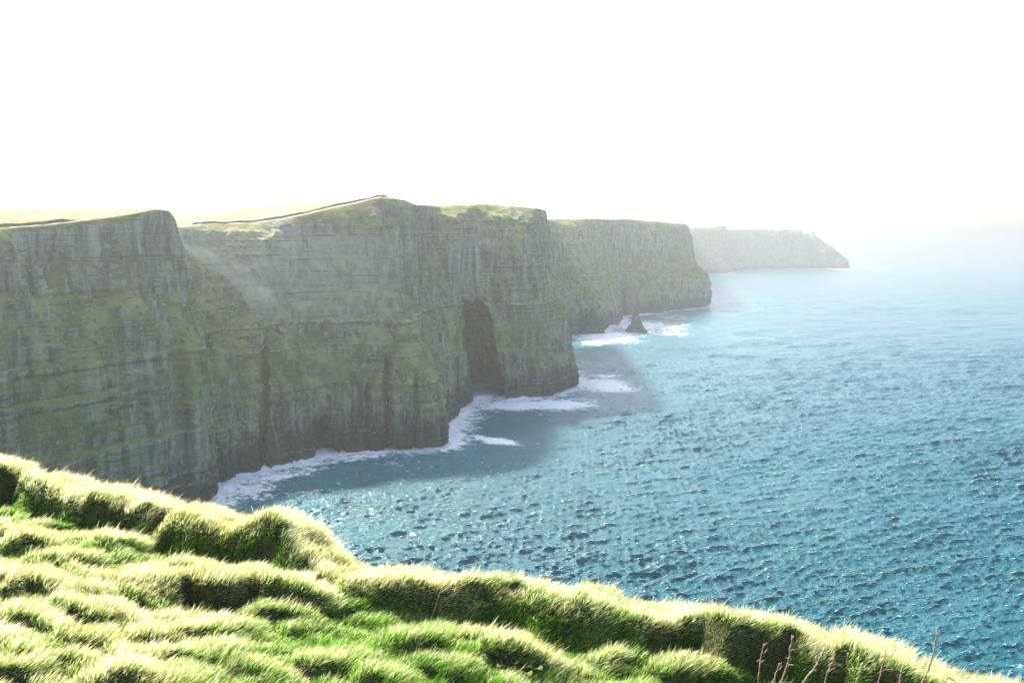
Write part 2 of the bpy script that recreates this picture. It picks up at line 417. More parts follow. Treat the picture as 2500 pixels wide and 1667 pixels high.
# bay B and headland C as one coast
B_cols = [
 [(380, 1250), (380, 1080, 20), (380, 900, 40), (390, 740, 90), (400, 556, 190), (400, 553, 290), (400, 520, 900)],
 [(500, 1205), (500, 1050, 20), (490, 880, 40), (470, 700, 100), (440, 553, 200), (440, 551, 300), (450, 518, 900)],
 [(560, 1165), (560, 1010, 12), (555, 870, 30), (540, 690, 90), (500, 551, 190), (500, 549, 300), (520, 515, 900)],
 [(640, 1145), (642, 1000, 10), (642, 880, 26), (625, 730, 70), (600, 548, 170), (600, 545, 270), (620, 507, 900)],
 [(720, 1128), (725, 980, 10), (725, 880, 24), (710, 760, 60), (690, 538, 160), (690, 534, 260), (700, 500, 850)],
 [(790, 1112), (795, 970, 8), (800, 870, 22), (790, 740, 60), (790, 515, 150), (790, 511, 240), (790, 496, 800)],
 [(880, 1100), (885, 950, 8), (880, 820, 26), (870, 690, 60), (880, 495, 140), (880, 492, 220), (870, 489, 700)],
 [(980, 1096), (978, 960, 6), (965, 850, 22), (945, 700, 66), (935, 484, 160), (940, 484, 240), (920, 490, 700)],
 [(1052, 1093), (1046, 990, 4), (1015, 850, 24), (975, 690, 80), (985, 490, 190), (985, 490, 260), (960, 492, 700)],
 [(1077, 1086), (1066, 990, 6), (1030, 850, 36), (1000, 700, 96), (1018, 502, 210), (1015, 502, 280), (990, 500, 700)],
 [(1080, 1052), (1076, 950, 12), (1058, 840, 36), (1050, 690, 90), (1080, 504, 200), (1080, 503, 270), (1060, 500, 700)],
 [(1118, 1012), (1110, 930, 6), (1100, 840, 20), (1098, 690, 50), (1140, 502, 130), (1140, 501, 200), (1130, 500, 700)],
 [(1136, 985), (1128, 900, 2), (1132, 800, 8), (1150, 690, 30), (1180, 501, 100), (1180, 500, 170), (1180, 500, 700)],
 [(1190, 978), (1190, 900, 2), (1190, 800, 6), (1195, 690, 24), (1220, 503, 90), (1220, 502, 170), (1220, 502, 700)],
 [(1250, 975), (1250, 900, 2), (1245, 810, 6), (1250, 690, 20), (1265, 506, 84), (1265, 505, 170), (1260, 506, 700)],
 [(1330, 970), (1328, 900, 2), (1320, 810, 6), (1310, 690, 20), (1305, 510, 80), (1300, 509, 170), (1290, 512, 700)],
 [(1390, 956), (1384, 880, 1), (1372, 800, 5), (1345, 690, 20), (1326, 513, 76), (1318, 513, 190), (1300, 520, 700)],
 [(1415, 941), (1408, 870, 0), (1398, 780, 2), (1352, 680, 18), (1333, 516, 74), (1325, 516, 210), (1310, 530, 700)],
 [(1410, 905), (1400, 850, 4), (1392, 780, 12), (1350, 680, 40), (1332, 526, 110), (1320, 530, 260), (1300, 540, 700)],
 [(1340, 860), (1340, 820, 10), (1340, 760, 20), (1330, 690, 60), (1320, 560, 140), (1310, 560, 300), (1290, 560, 700)],
]
pull(B_cols, range(15, 20), (27, 27, 24, 12))
for c in B_cols[:10]:
    sb = c[4][2]; cut = sb * 0.45
    c[3] = (c[3][0], c[3][1], c[3][2] * 0.75)
    for k in (4, 5, 6): c[k] = (c[k][0], c[k][1], c[k][2] - cut)
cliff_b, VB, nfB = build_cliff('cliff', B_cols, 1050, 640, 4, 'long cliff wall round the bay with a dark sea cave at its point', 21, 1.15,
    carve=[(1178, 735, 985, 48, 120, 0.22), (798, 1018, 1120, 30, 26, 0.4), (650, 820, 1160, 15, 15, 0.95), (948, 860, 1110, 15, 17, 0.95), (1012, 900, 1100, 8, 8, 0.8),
           (840, 1060, 1110, 10, 12, .6), (722, 1050, 1140, 7, 7, .8), (900, 930, 1100, 10, 8, .9)], veg=0.0, vband=(0.5, 75, 30), beam_dry=True)

D_cols = [
 [(1290, 830), (1290, 780, 10), (1300, 720, 30), (1320, 640, 90), (1320, 536, 180), (1320, 535, 400), (1320, 540, 1500)],
 [(1380, 818), (1380, 770, 10), (1385, 700, 30), (1385, 640, 80), (1390, 536, 180), (1390, 535, 400), (1390, 540, 1500)],
 [(1425, 813), (1425, 770, 10), (1428, 700, 40), (1430, 640, 90), (1440, 535, 200), (1440, 534, 400), (1440, 540, 1500)],
 [(1466, 808), (1462, 772, 8), (1460, 710, 60), (1465, 640, 130), (1475, 536, 260), (1475, 535, 400), (1475, 540, 1500)],
 [(1475, 795), (1476, 765, 8), (1480, 700, 60), (1490, 640, 120), (1500, 537, 220), (1500, 536, 400), (1500, 540, 1500)],
 [(1508, 784), (1506, 755, 6), (1510, 700, 60), (1520, 640, 120), (1530, 537, 230), (1530, 536, 400), (1530, 540, 1500)],
 [(1530, 770), (1532, 740, 10), (1535, 700, 50), (1545, 640, 110), (1560, 539, 220), (1560, 538, 400), (1560, 540, 1500)],
 [(1590, 764), (1592, 735, 10), (1592, 700, 30), (1595, 640, 110), (1600, 542, 210), (1600, 541, 400), (1600, 540, 1500)],
 [(1640, 757), (1640, 730, 10), (1640, 700, 30), (1640, 640, 110), (1640, 545, 200), (1640, 544, 400), (1640, 545, 1500)],
 [(1700, 754), (1700, 730, 5), (1698, 690, 15), (1680, 636, 90), (1668, 547, 190), (1664, 547, 400), (1650, 550, 1500)],
 [(1738, 751), (1741, 720, 0), (1738, 680, 10), (1702, 634, 70), (1675, 548, 180), (1670, 549, 400), (1655, 560, 1500)],
 [(1738, 738), (1742, 710, 10), (1735, 676, 30), (1698, 630, 110), (1675, 560, 240), (1670, 560, 500), (1650, 570, 1500)],
 [(1700, 720), (1700, 700, 30), (1700, 670, 60), (1680, 630, 160), (1660, 570, 340), (1650, 575, 600), (1640, 580, 1500)],
]
pull(D_cols, range(9, 13), (24, 22, 18, 8))
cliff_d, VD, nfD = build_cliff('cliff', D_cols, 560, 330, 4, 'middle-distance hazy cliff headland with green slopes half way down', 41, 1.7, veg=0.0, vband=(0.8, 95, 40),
    carve=[(1610, 722, 765, 14, 60, 0.7), (1520, 700, 775, 8, 40, 0.9)])

E_cols = [
 [(1600, 674), (1600, 640, 60), (1600, 610, 150), (1600, 556, 300), (1600, 556, 900), (1600, 570, 3000)],
 [(1700, 670), (1700, 640, 60), (1700, 610, 150), (1700, 554, 300), (1700, 554, 900), (1700, 570, 3000)],
 [(1768, 668), (1768, 640, 60), (1768, 610, 150), (1768, 552, 300), (1768, 552, 900), (1768, 570, 3000)],
 [(1780, 664), (1780, 640, 60), (1778, 610, 150), (1774, 561, 300), (1774, 561, 900), (1774, 570, 3000)],
 [(1850, 659), (1850, 640, 60), (1850, 610, 150), (1850, 559, 300), (1850, 559, 900), (1850, 570, 3000)],
 [(1885, 658), (1885, 640, 50), (1885, 610, 120), (1884, 559, 250), (1884, 559, 900), (1884, 570, 3000)],
 [(1894, 658), (1893, 640, 50), (1893, 610, 120), (1893, 562, 250), (1893, 562, 900), (1893, 570, 3000)],
 [(1930, 657), (1930, 640, 40), (1930, 610, 120), (1930, 559, 250), (1930, 559, 900), (1930, 570, 3000)],
 [(1950, 657), (1950, 640, 40), (1950, 610, 120), (1950, 560, 250), (1950, 560, 900), (1950, 570, 3000)],
 [(1958, 657), (1958, 640, 40), (1958, 610, 120), (1959, 566, 250), (1959, 566, 700), (1958, 575, 3000)],
 [(1961, 657), (1961, 640, 40), (1961, 610, 120), (1961, 573, 250), (1961, 573, 700), (1961, 580, 3000)],
 [(1976, 656), (1976, 640, 40), (1976, 610, 120), (1973, 569, 250), (1973, 569, 600), (1973, 580, 3000)],
 [(1986, 656), (1980, 640, 40), (1980, 610, 120), (1979, 570, 250), (1979, 570, 600), (1979, 580, 3000)],
 [(1993, 656), (1988, 640, 40), (1986, 610, 120), (1983, 564, 250), (1982, 564, 600), (1982, 580, 3000)],
 [(1998, 656), (1996, 640, 30), (1992, 610, 100), (1989, 565, 250), (1989, 565, 500), (1988, 580, 3000)],
 [(2004, 656), (2002, 640, 30), (1997, 610, 100), (1991, 577, 240), (1991, 577, 500), (1990, 590, 3000)],
 [(2012, 656), (2009, 640, 30), (2003, 612, 90), (2002, 581, 220), (2001, 581, 500), (2000, 595, 3000)],
 [(2028, 656), (2024, 640, 20), (2018, 620, 70), (2012, 592, 180), (2010, 592, 450), (2008, 600, 3000)],
 [(2045, 656), (2042, 645, 20), (2038, 628, 60), (2032, 602, 150), (2028, 603, 400), (2020, 606, 3000)],
 [(2058, 656), (2056, 645, 10), (2052, 636, 30), (2047, 617, 100), (2040, 617, 350), (2030, 612, 3000)],
 [(2066, 653), (2066, 645, 0), (2063, 636, 10), (2059, 628, 40), (2050, 628, 300), (2040, 615, 3000)],
 [(2060, 645), (2061, 640, 30), (2060, 634, 60), (2057, 629, 120), (2050, 630, 400), (2040, 618, 3000)],
 [(2030, 636), (2030, 632, 80), (2030, 630, 160), (2030, 625, 300), (2030, 628, 700), (2030, 620, 3000)],
]
cliff_e, VE, nfE = build_cliff('cliff', E_cols, 420, 140, 3, 'farthest pale blue headland sloping down to the open sea', 61, 2.0, mat=M_rock_far)

# ------------------------------------------------------------------ trodden paths along the rims
def rim_path(V, nf, u0, u1, row_a, row_b, lift=0.25):
    nu = V.shape[1]
    a, b = int(u0 * nu), int(u1 * nu)
    S = V[nf + row_a:nf + row_b + 1, a:b].copy()
    S[..., 2] += lift
    o = mesh_np('path', S.reshape(-1, 3), grid_quads(S.shape[0], S.shape[1]), None, M_path)
    tag(o, None, None, None, 'structure'); return o
def rim_bank(V, nf, u0, u1, row, label, hgt=2.2):
    nu = V.shape[1]; a, b = int(u0 * nu), int(u1 * nu)
    A, B = V[nf + row, a:b], V[nf + row + 2, a:b]
    t_ = (B - A); t_[:, 2] = 0; t_ /= np.linalg.norm(t_, axis=1, keepdims=True)
    s_ = np.linspace(0, 1, b - a)
    h = hgt * (1 + 0.35 * fbm(A[:, 0] / 12, A[:, 1] / 12, 0, 3, 5)) * sst(s_, 0, .05) * (1 - sst(s_, .95, 1))
    R_ = [A + t_ * 0 - [0, 0, .6], A + t_ * 0.3 + np.array([0, 0, 1]) * h[:, None] * .9, A + t_ * 0.9 + np.array([0, 0, 1]) * h[:, None], A + t_ * 1.8 + np.array([0, 0, 1]) * h[:, None] * .8, A + t_ * 2.6 - [0, 0, .6]]
    V_ = np.stack(R_)
    o = mesh_np('turf_bank', V_.reshape(-1, 3), grid_quads(5, b - a), None, M_turfbank)
    tag(o, label, 'turf bank'); return o
M_turfbank = simple('turf_bank_sod', (0.035, 0.05, 0.02), (0.09, 0.11, 0.04), 0.4, 0.95, 0.6, 0.4)
rim_bank(VA, nfA, 0.10, 0.78, 5, 'low dark turf bank along the rim of the nearest left headland')
rim_bank(VB, nfB, 0.10, 0.46, 5, 'low dark turf bank behind the path above the long bay cliff')
rim_path(VA, nfA, 0.18, 0.80, 2, 3, 0.3)
rim_path(VB, nfB, 0.06, 0.50, 2, 4, 0.3)

# ------------------------------------------------------------------ sea stack and low rocks
def rock_body(name, prof, px_c, py_c, seed, amp, nth=96, nz=90, depth=1.0):
    """prof: list of (height m, left m, right m, lean m)"""
    c = sea_at(px_c, py_c)
    prof = np.array(prof, float)
    hz = np.linspace(prof[0, 0], prof[-1, 0], nz)
    Lf = np.interp(hz, prof[:, 0], prof[:, 1]); Rt = np.interp(hz, prof[:, 0], prof[:, 2])
    th = np.linspace(0, 2 * np.pi, nth + 1)
    cx = (Rt - Lf) / 2; rx = (Rt + Lf) / 2
    X = cx[:, None] + rx[:, None] * np.cos(th); Y = rx[:, None] * depth * np.sin(th); Z = np.repeat(hz[:, None], nth + 1, 1)
    cs, sn = np.cos(th)[None], np.sin(th)[None]
    d = fbm(X / 14 + 50, Y / 14, Z / 20, 5, seed) * amp + vn(Z / 3, X / 40, 0, seed + 2) * amp * .22
    d = d * np.clip(rx[:, None] / rx.max() * 1.6, 0.12, 1)
    X = X + cs * d; Y = Y + sn * d
    V = np.stack([X + c[0], Y + c[1], Z], -1)
    V[:, -1] = V[:, 0]
    return mesh_np(name, V.reshape(-1, 3), grid_quads(nz, nth + 1), None, M_stack, True, {'veg': np.zeros(V.shape[0] * V.shape[1])}), c
stk, cs_ = rock_body('sea_stack', [(-6, 21, 25), (0, 20, 21), (5, 17, 18), (8, 15.5, 16), (12, 14, 14.5), (14, 10, 13.5), (19, 8.5, 11.5), (24, 7.5, 9.5), (30, 7, 7.2), (34, 5.5, 5), (36.5, 3, 3.6), (38, 0.4, 2.2), (41, .0, .9), (42.0, -.3, .5)], 1551, 811, 5, 3.4)
tag(stk, 'dark pointed sea stack standing alone in the white surf', 'sea stack')
r1_, _ = rock_body('rock', [(-6, 26, 24), (0, 24, 19), (5, 22, 14), (11, 20, 10), (22, 16, 7), (34, 12, 4), (44, 6, 1), (46, 0.5, 0)], 1452, 813, 8, 6)
tag(r1_, 'dark rocky shelf at the foot of the hazy cliff, nearer the camera', 'rock', 'low rocks at the foot of the middle cliff')
r2_, _ = rock_body('rock', [(-6, 26, 27), (0, 24, 26), (3, 22, 18), (8, 20, 12), (20, 16, 7), (34, 10, 2), (42, 4, 0), (44, 0.5, 0)], 1488, 793, 15, 5)
tag(r2_, 'dark rocky shelf just behind the nearer one, ending in a low toe', 'rock', 'low rocks at the foot of the middle cliff')
r3_, _ = rock_body('rock', [(-6, 22, 22), (0, 20, 20), (12, 18, 18), (24, 15, 15), (30, 10, 8), (33, 1, 1)], 1597, 764, 22, 6)
tag(r3_, 'dark rounded rock against the cliff foot, right of the sea stack', 'rock', 'low rocks at the foot of the middle cliff')

# ------------------------------------------------------------------ tower on the far headland
def empty(name, loc):
    o = bpy.data.objects.new(name, None); COL.objects.link(o); o.location = loc; return o
def bm_obj(name, bm, mat, parent=None, smooth=False):
    me = bpy.data.meshes.new(name); bm.to_mesh(me); bm.free(); me.materials.append(mat)
    if smooth:
        for p in me.polygons: p.use_smooth = True
    o = bpy.data.objects.new(name, me); COL.objects.link(o)
    if parent: o.parent = parent
    return o
tw = at(1931, 561, 6180 + 300)
tower = empty('stone_tower', tuple(tw - np.array([0, 0, 3.0]))); tower.scale = (1.25,) * 3
tag(tower, 'tiny square stone watch tower on the skyline of the farthest headland', 'tower')
bm = bmesh.new()
prof = [(5.6, 0), (5.4, 4), (4.9, 19), (5.8, 19.3), (5.8, 21), (5.0, 21), (5.0, 20.2), (0.1, 20.2)]
rows = []
for r_, z_ in prof:
    rows.append([bm.verts.new((sx * r_, sy * r_, z_)) for sx, sy in ((-1, -1), (1, -1), (1, 1), (-1, 1))])
for a, b in zip(rows[:-1], rows[1:]):
    for i in range(4): bm.faces.new((a[i], a[(i + 1) % 4], b[(i + 1) % 4], b[i]))
bm.faces.new(rows[-1])
for sx, sy in [(-1, -1), (1, -1), (1, 1), (-1, 1), (0, -1), (0, 1), (1, 0), (-1, 0)]:
    bmesh.ops.create_cube(bm, size=1, matrix=Matrix.Translation((sx * 5.4, sy * 5.4, 21.9)) @ Matrix.Diagonal((1.6, 1.6, 2.0, 1)))
bm_obj('tower_wall', bm, M_tower, tower)
M_win = simple('window_dark', (.02, .02, .02), (.03, .03, .03))
for z_ in (7, 13):
    bm = bmesh.new(); bmesh.ops.create_cube(bm, size=1, matrix=Matrix.Translation((0, -5.3, z_)) @ Matrix.Diagonal((1.2, .5, 2.2, 1)))
    bm_obj('window', bm, M_win, tower)

# ------------------------------------------------------------------ sea
def build_sea():
    ang = np.concatenate([np.linspace(-75, -33, 50)[:-1], np.linspace(-33, 33, 1500), np.linspace(33, 80, 60)[1:]])
    inv = np.linspace(1 / 330.0, 1 / 2200.0, 1150)
    inv2 = np.linspace(1 / 2200.0, 1 / 30000.0, 300)[1:]
    Y = np.concatenate([np.geomspace(20, 320, 24), 1 / inv, 1 / inv2])
    A, YY = np.meshgrid(np.radians(ang), Y)
    X0 = np.tan(A) * YY
    far = np.abs(A) > R(60)
    X0 = np.where(np.abs(X0) > 30000, np.sign(X0) * 30000, X0)
    dY = np.abs(np.gradient(Y))[:, None] * np.ones_like(A)
    dX = np.abs(np.gradient(X0, axis=1))
    x = X0.copy(); y = YY.copy(); z = np.zeros_like(x); jac = np.zeros_like(x)
    rng = np.random.default_rng(5)
    nw = 110
    lam = np.geomspace(1.3, 55, nw)
    th0 = math.atan2(-0.93, 0.36)
    for i, L in enumerate(lam):
        spread = 0.8 if L < 15 else 0.5
        th = th0 + rng.normal() * spread * .75
        kx, ky = math.cos(th), math.sin(th); k = 2 * math.pi / L
        a = (0.0120 if L > 6 else 0.0130) * L * (1.0 if L < 11 else (11 / L) ** 1.35) * rng.uniform(.6, 1.4)
        eff = np.sqrt((dX * kx) ** 2 + (dY * ky) ** 2)
        att = 1 - sst(eff / L, 0.28, 0.5)
        ph = k * (kx * X0 + ky * YY) + rng.uniform(0, 6.28)
        s, c = np.sin(ph), np.cos(ph)
        z += att * a * c; x -= att * a * kx * s * 0.9; y -= att * a * ky * s * 0.9
        jac += att * a * k * c
    for L, am, th in ((88, .55, th0 + .35), (61, .38, th0 + .12), (47, .30, th0 - .25), (128, .5, th0 + .5)):
        kx, ky = math.cos(th), math.sin(th); k = 2 * math.pi / L
        z += am * np.cos(k * (kx * X0 + ky * YY) + 2.5 * vn(X0 / 260, YY / 260, 0, int(L))) * (1 - sst(np.maximum(dX, dY * abs(ky)) / L, .25, .5))
    # gust variation
    gust = 1 + 0.7 * fbm(X0 / 130, YY / 210, 0, 4, 91)
    z *= gust
    # coast distance
    foam = np.zeros_like(x); aer = np.zeros_like(x)
    pts = []
    for V in COAST:
        s = max(1, V.shape[0] // 170); pts.append(V[::s, :2])
    pts.append(np.array([[cs_[0], cs_[1]], [cs_[0] - 12, cs_[1]], [cs_[0] + 12, cs_[1]]]))
    pts = np.concatenate(pts)
    m = (YY < 8000) & (np.abs(X0) < 3500)
    Q = np.stack([X0[m], YY[m]], -1).astype(np.float32)
    dm = np.full(len(Q), 1e9, np.float32)
    for p in pts.astype(np.float32):
        dd = (Q[:, 0] - p[0]) ** 2 + (Q[:, 1] - p[1]) ** 2
        np.minimum(dm, dd, out=dm)
    dm = np.sqrt(dm)
    wv = fbm(Q[:, 0] / 45, Q[:, 1] / 45, 0, 3, 77)
    wid = 19 * (1 + 0.7 * wv) + 0.006 * Q[:, 1]
    foam[m] = 1.05 * np.exp(-(dm / wid) ** 1.5)
    aer[m] = 0.8 * np.exp(-dm / (wid * 2.2))
    # patches of surf: px, py, rx(px), ry(px), strength
    for (px, py, rx, ry, s, sk) in [(1165, 968, 60, 22, 1.2, 0), (1250, 990, 130, 16, 1.1, 0.0), (1350, 988, 140, 17, 1.0, -.03), (1475, 940, 85, 22, 1.1, 0.08), (1480, 917, 70, 5, .8, 0),
            (1120, 1020, 55, 40, .9, 0), (1215, 1078, 62, 10, 1.15, 0.12), (1165, 1068, 30, 6, 1.0, .1), (1290, 1080, 50, 7, .45, 0), (590, 1195, 120, 50, .75, -.1), (700, 1160, 120, 22, .8, -.2), (850, 1118, 150, 14, .75, -.1),
            (1040, 1090, 100, 12, .6, 0), (960, 1135, 60, 8, .45, 0), (1470, 825, 110, 20, .85, 0), (1560, 795, 150, 22, .8, 0), (1500, 818, 100, 9, .9, 0), (1640, 815, 70, 9, .6, 0.02), (1640, 775, 80, 12, .5, 0),
            (1870, 828, 90, 3, .4, .02), (1790, 822, 60, 3, .35, .02), (1765, 735, 60, 5, .55, 0), (1800, 745, 100, 14, .35, 0), (1960, 654, 25, 2, 1.2, 0), (2030, 656, 30, 2, 1.2, 0), (2090, 652, 40, 3, 1.0, 0),
            (1010, 1302, 22, 4, .6, .3), (1750, 669, 30, 2, .7, 0), (1400, 860, 30, 6, .5, 0), (2480, 1625, 30, 8, .5, 0), (1530, 1000, 60, 8, .35, 0.1)]:
        # in sea-plane coordinates
        c = sea_at(px, py); k = c[1] / F; ex = rx * k; ey = ry * k * c[1] / HC
        u = (X0 - c[0]) / ex; v = (YY - c[1]) / ey + sk * 4 * u * (rx / (ry * 6))
        g = np.exp(-(u * u + v * v) * 1.1)
        foam = np.maximum(foam, s * g)
        aer = np.maximum(aer, s * 0.6 * np.exp(-(u * u + v * v) * 0.45))
    # heaped surf
    z += np.clip(foam, 0, 1.2) * (0.3 + fbm(X0 / 9, YY / 9, 0, 3, 33) * 1.0)
    V = np.stack([x, y, z], -1)
    nv, nu = x.shape
    o = mesh_np('sea', V.reshape(-1, 3), grid_quads(nv, nu)[:, ::-1], None, M_sea, True,
                {'foam': np.clip(foam, 0, 1).ravel(), 'aerated': np.clip(aer, 0, 1).ravel(), 'crest': (jac / 0.35).ravel()})
    tag(o, None, None, None, 'structure')
    return o
sea = build_sea()

# ------------------------------------------------------------------ foreground slope
def plane_z(x, y):
    z = -4.6 - 0.12 * x - 0.05 * y
    z = z + 2.8 * (1 - sst(y, 0.0, 7.5))
    return z
def to_ground(px, py, h):
    a, b = ray(px, py)
    # b*Y = -4.6 -.12 a Y -.05 Y + h
    Y = (-4.6 + h) / (b + 0.12 * a + 0.05)
    return np.array([a * Y, Y])
# crests: (points, height m (one or per point), front width, back width)
MOUNDS = []
def crest(pts, h, wf, wb, taper=True, flat=0.0):
    hs = h if isinstance(h, (list, tuple)) else [h] * len(pts)
    P = np.array([to_ground(p[0], p[1], hh) for p, hh in zip(pts, hs)])
    MOUNDS.append((P, np.array(hs, float) * (1.05 if taper else 1), wf, wb, taper, flat))
BANK = [(-700, 1010), (-400, 1060), (-200, 1100), (0, 1150), (42, 1157), (115, 1180), (180, 1203), (230, 1200), (287, 1203), (325, 1216), (380, 1238), (420, 1238), (459, 1253), (536, 1278), (593, 1286), (651, 1272), (689, 1291), (727, 1328), (770, 1362),
        (838, 1395), (915, 1388), (991, 1400), (1068, 1415), (1183, 1419), (1259, 1428), (1340, 1450), (1412, 1445), (1489, 1465), (1565, 1480), (1623, 1495), (1715, 1501), (1784, 1530), (1849, 1532), (1933, 1545), (1983, 1564), (2078, 1574), (2136, 1598), (2212, 1625), (2289, 1642), (2400, 1668), (2600, 1730), (2900, 1800)]
BH = [.5, .5, .5, .5, .5, .5, .52, .55, .55, .52, .5, .55, .55, .5, .5, .62, .6, .45, .35, .35, .4, .4, .38, .38, .38, .4, .5, .5, .5, .5, .5, .5, .5, .5, .52, .55, .55, .55, .55, .55, .5, .5]
BANK = [(x_, y_ + 22 + 16 * min(1, max(0, (x_ - 650) / 300))) for x_, y_ in BANK]
crest(BANK, BH, 0.20, 3.0, False)
BP, BHS = MOUNDS[0][0], MOUNDS[0][1]
MOUNDS.clear()
for pts, h, wf, wb in [
    ([(405, 1425), (432, 1397), (459, 1391), (517, 1406), (574, 1410), (631, 1395), (670, 1414), (765, 1433), (823, 1427), (850, 1415)], .36, .18, .9),
    ([(-60, 1300), (0, 1307), (60, 1297), (110, 1305), (165, 1328)], .26, .13, .8),
    ([(258, 1332), (275, 1316), (320, 1313), (350, 1322)], .28, .13, .6),
    ([(120, 1372), (140, 1358), (190, 1355), (265, 1360), (290, 1375)], .20, .13, .6),
    ([(-40, 1405), (0, 1410), (50, 1392), (90, 1400), (160, 1418)], .24, .13, .7),
    ([(185, 1437), (215, 1425), (268, 1456)], .20, .10, .6), ([(155, 1486), (190, 1482), (240, 1494)], .14, .10, .5),
    ([(265, 1492), (300, 1492), (345, 1514)], .16, .10, .5), ([(395, 1514), (420, 1498), (455, 1514)], .18, .10, .5),
    ([(475, 1490), (500, 1510), (540, 1518), (585, 1510), (650, 1520)], .20, .10, .6), ([(318, 1550), (360, 1543), (418, 1560)], .17, .10, .5),
    ([(535, 1546), (560, 1550), (615, 1565)], .14, .10, .5), ([(480, 1585), (520, 1585), (560, 1602), (615, 1612)], .18, .12, .6),
    ([(680, 1592), (720, 1590), (770, 1612), (830, 1603), (890, 1612)], .17, .11, .6), ([(40, 1590), (90, 1572), (140, 1590), (210, 1590)], .16, .12, .5),
    ([(150, 1640), (200, 1632), (280, 1642), (360, 1650), (410, 1664)], .26, .13, .8), ([(-30, 1480), (0, 1480), (30, 1490), (60, 1506)], .2, .12, .6),
    ([(690, 1530), (730, 1522), (790, 1530)], .14, .10, .5), ([(940, 1546), (965, 1543), (1010, 1556), (1070, 1552), (1120, 1558)], .20, .11, .7),
    ([(1130, 1580), (1160, 1567), (1220, 1572), (1270, 1585), (1330, 1588), (1370, 1592)], .24, .12, .7), ([(790, 1595), (820, 1595), (890, 1612)], .15, .11, .5),
    ([(870, 1655), (930, 1645), (1010, 1662)], .16, .11, .5), ([(1080, 1632), (1110, 1618), (1150, 1630)], .16, .12, .5), ([(1120, 1490), (1190, 1482), (1270, 1500)], .22, .2, .8),
    ([(620, 1480), (660, 1470), (720, 1486)], .13, .1, .5), ([(1480, 1590), (1540, 1585), (1600, 1600)], .18, .15, .5), ([(1650, 1640), (1740, 1632), (1830, 1640)], .2, .15, .5),
    ([(-20, 1620), (10, 1610), (30, 1625)], .2, .12, .5), ([(530, 1640), (580, 1630), (650, 1640)], .13, .1, .5), ([(840, 1510), (900, 1505), (960, 1518)], .1, .1, .5),
    ([(0, 1225), (20, 1215), (40, 1225)], .15, .12, .5), ([(60, 1345), (80, 1340), (120, 1348)], .1, .1, .4)]:
    crest([(p[0], p[1] + 14) for p in pts], h, wf, wb)

def poly_field(x, y, P, H):
    """nearest point on polyline: signed distance (+ = behind), height, end fade"""
    best = np.full(x.shape, 1e9); sd_ = np.zeros_like(x); hh = np.zeros_like(x); tt = np.zeros_like(x)
    L = np.concatenate([[0], np.cumsum(np.linalg.norm(np.diff(P, axis=0), axis=1))])
    for i in range(len(P) - 1):
        a, b = P[i], P[i + 1]; e = b - a; l2 = (e * e).sum() + 1e-9
        t = np.clip(((x - a[0]) * e[0] + (y - a[1]) * e[1]) / l2, 0, 1)
        dx, dy = x - a[0] - e[0] * t, y - a[1] - e[1] * t
        d2 = dx * dx + dy * dy
        m = d2 < best
        best = np.where(m, d2, best)
        cr = e[0] * (y - a[1]) - e[1] * (x - a[0])
        sd_ = np.where(m, np.sign(cr), sd_); hh = np.where(m, H[i] * (1 - t) + H[i + 1] * t, hh)
        tt = np.where(m, L[i] + t * math.sqrt(l2), tt)
    return np.sqrt(best) * sd_, hh, tt, L[-1]

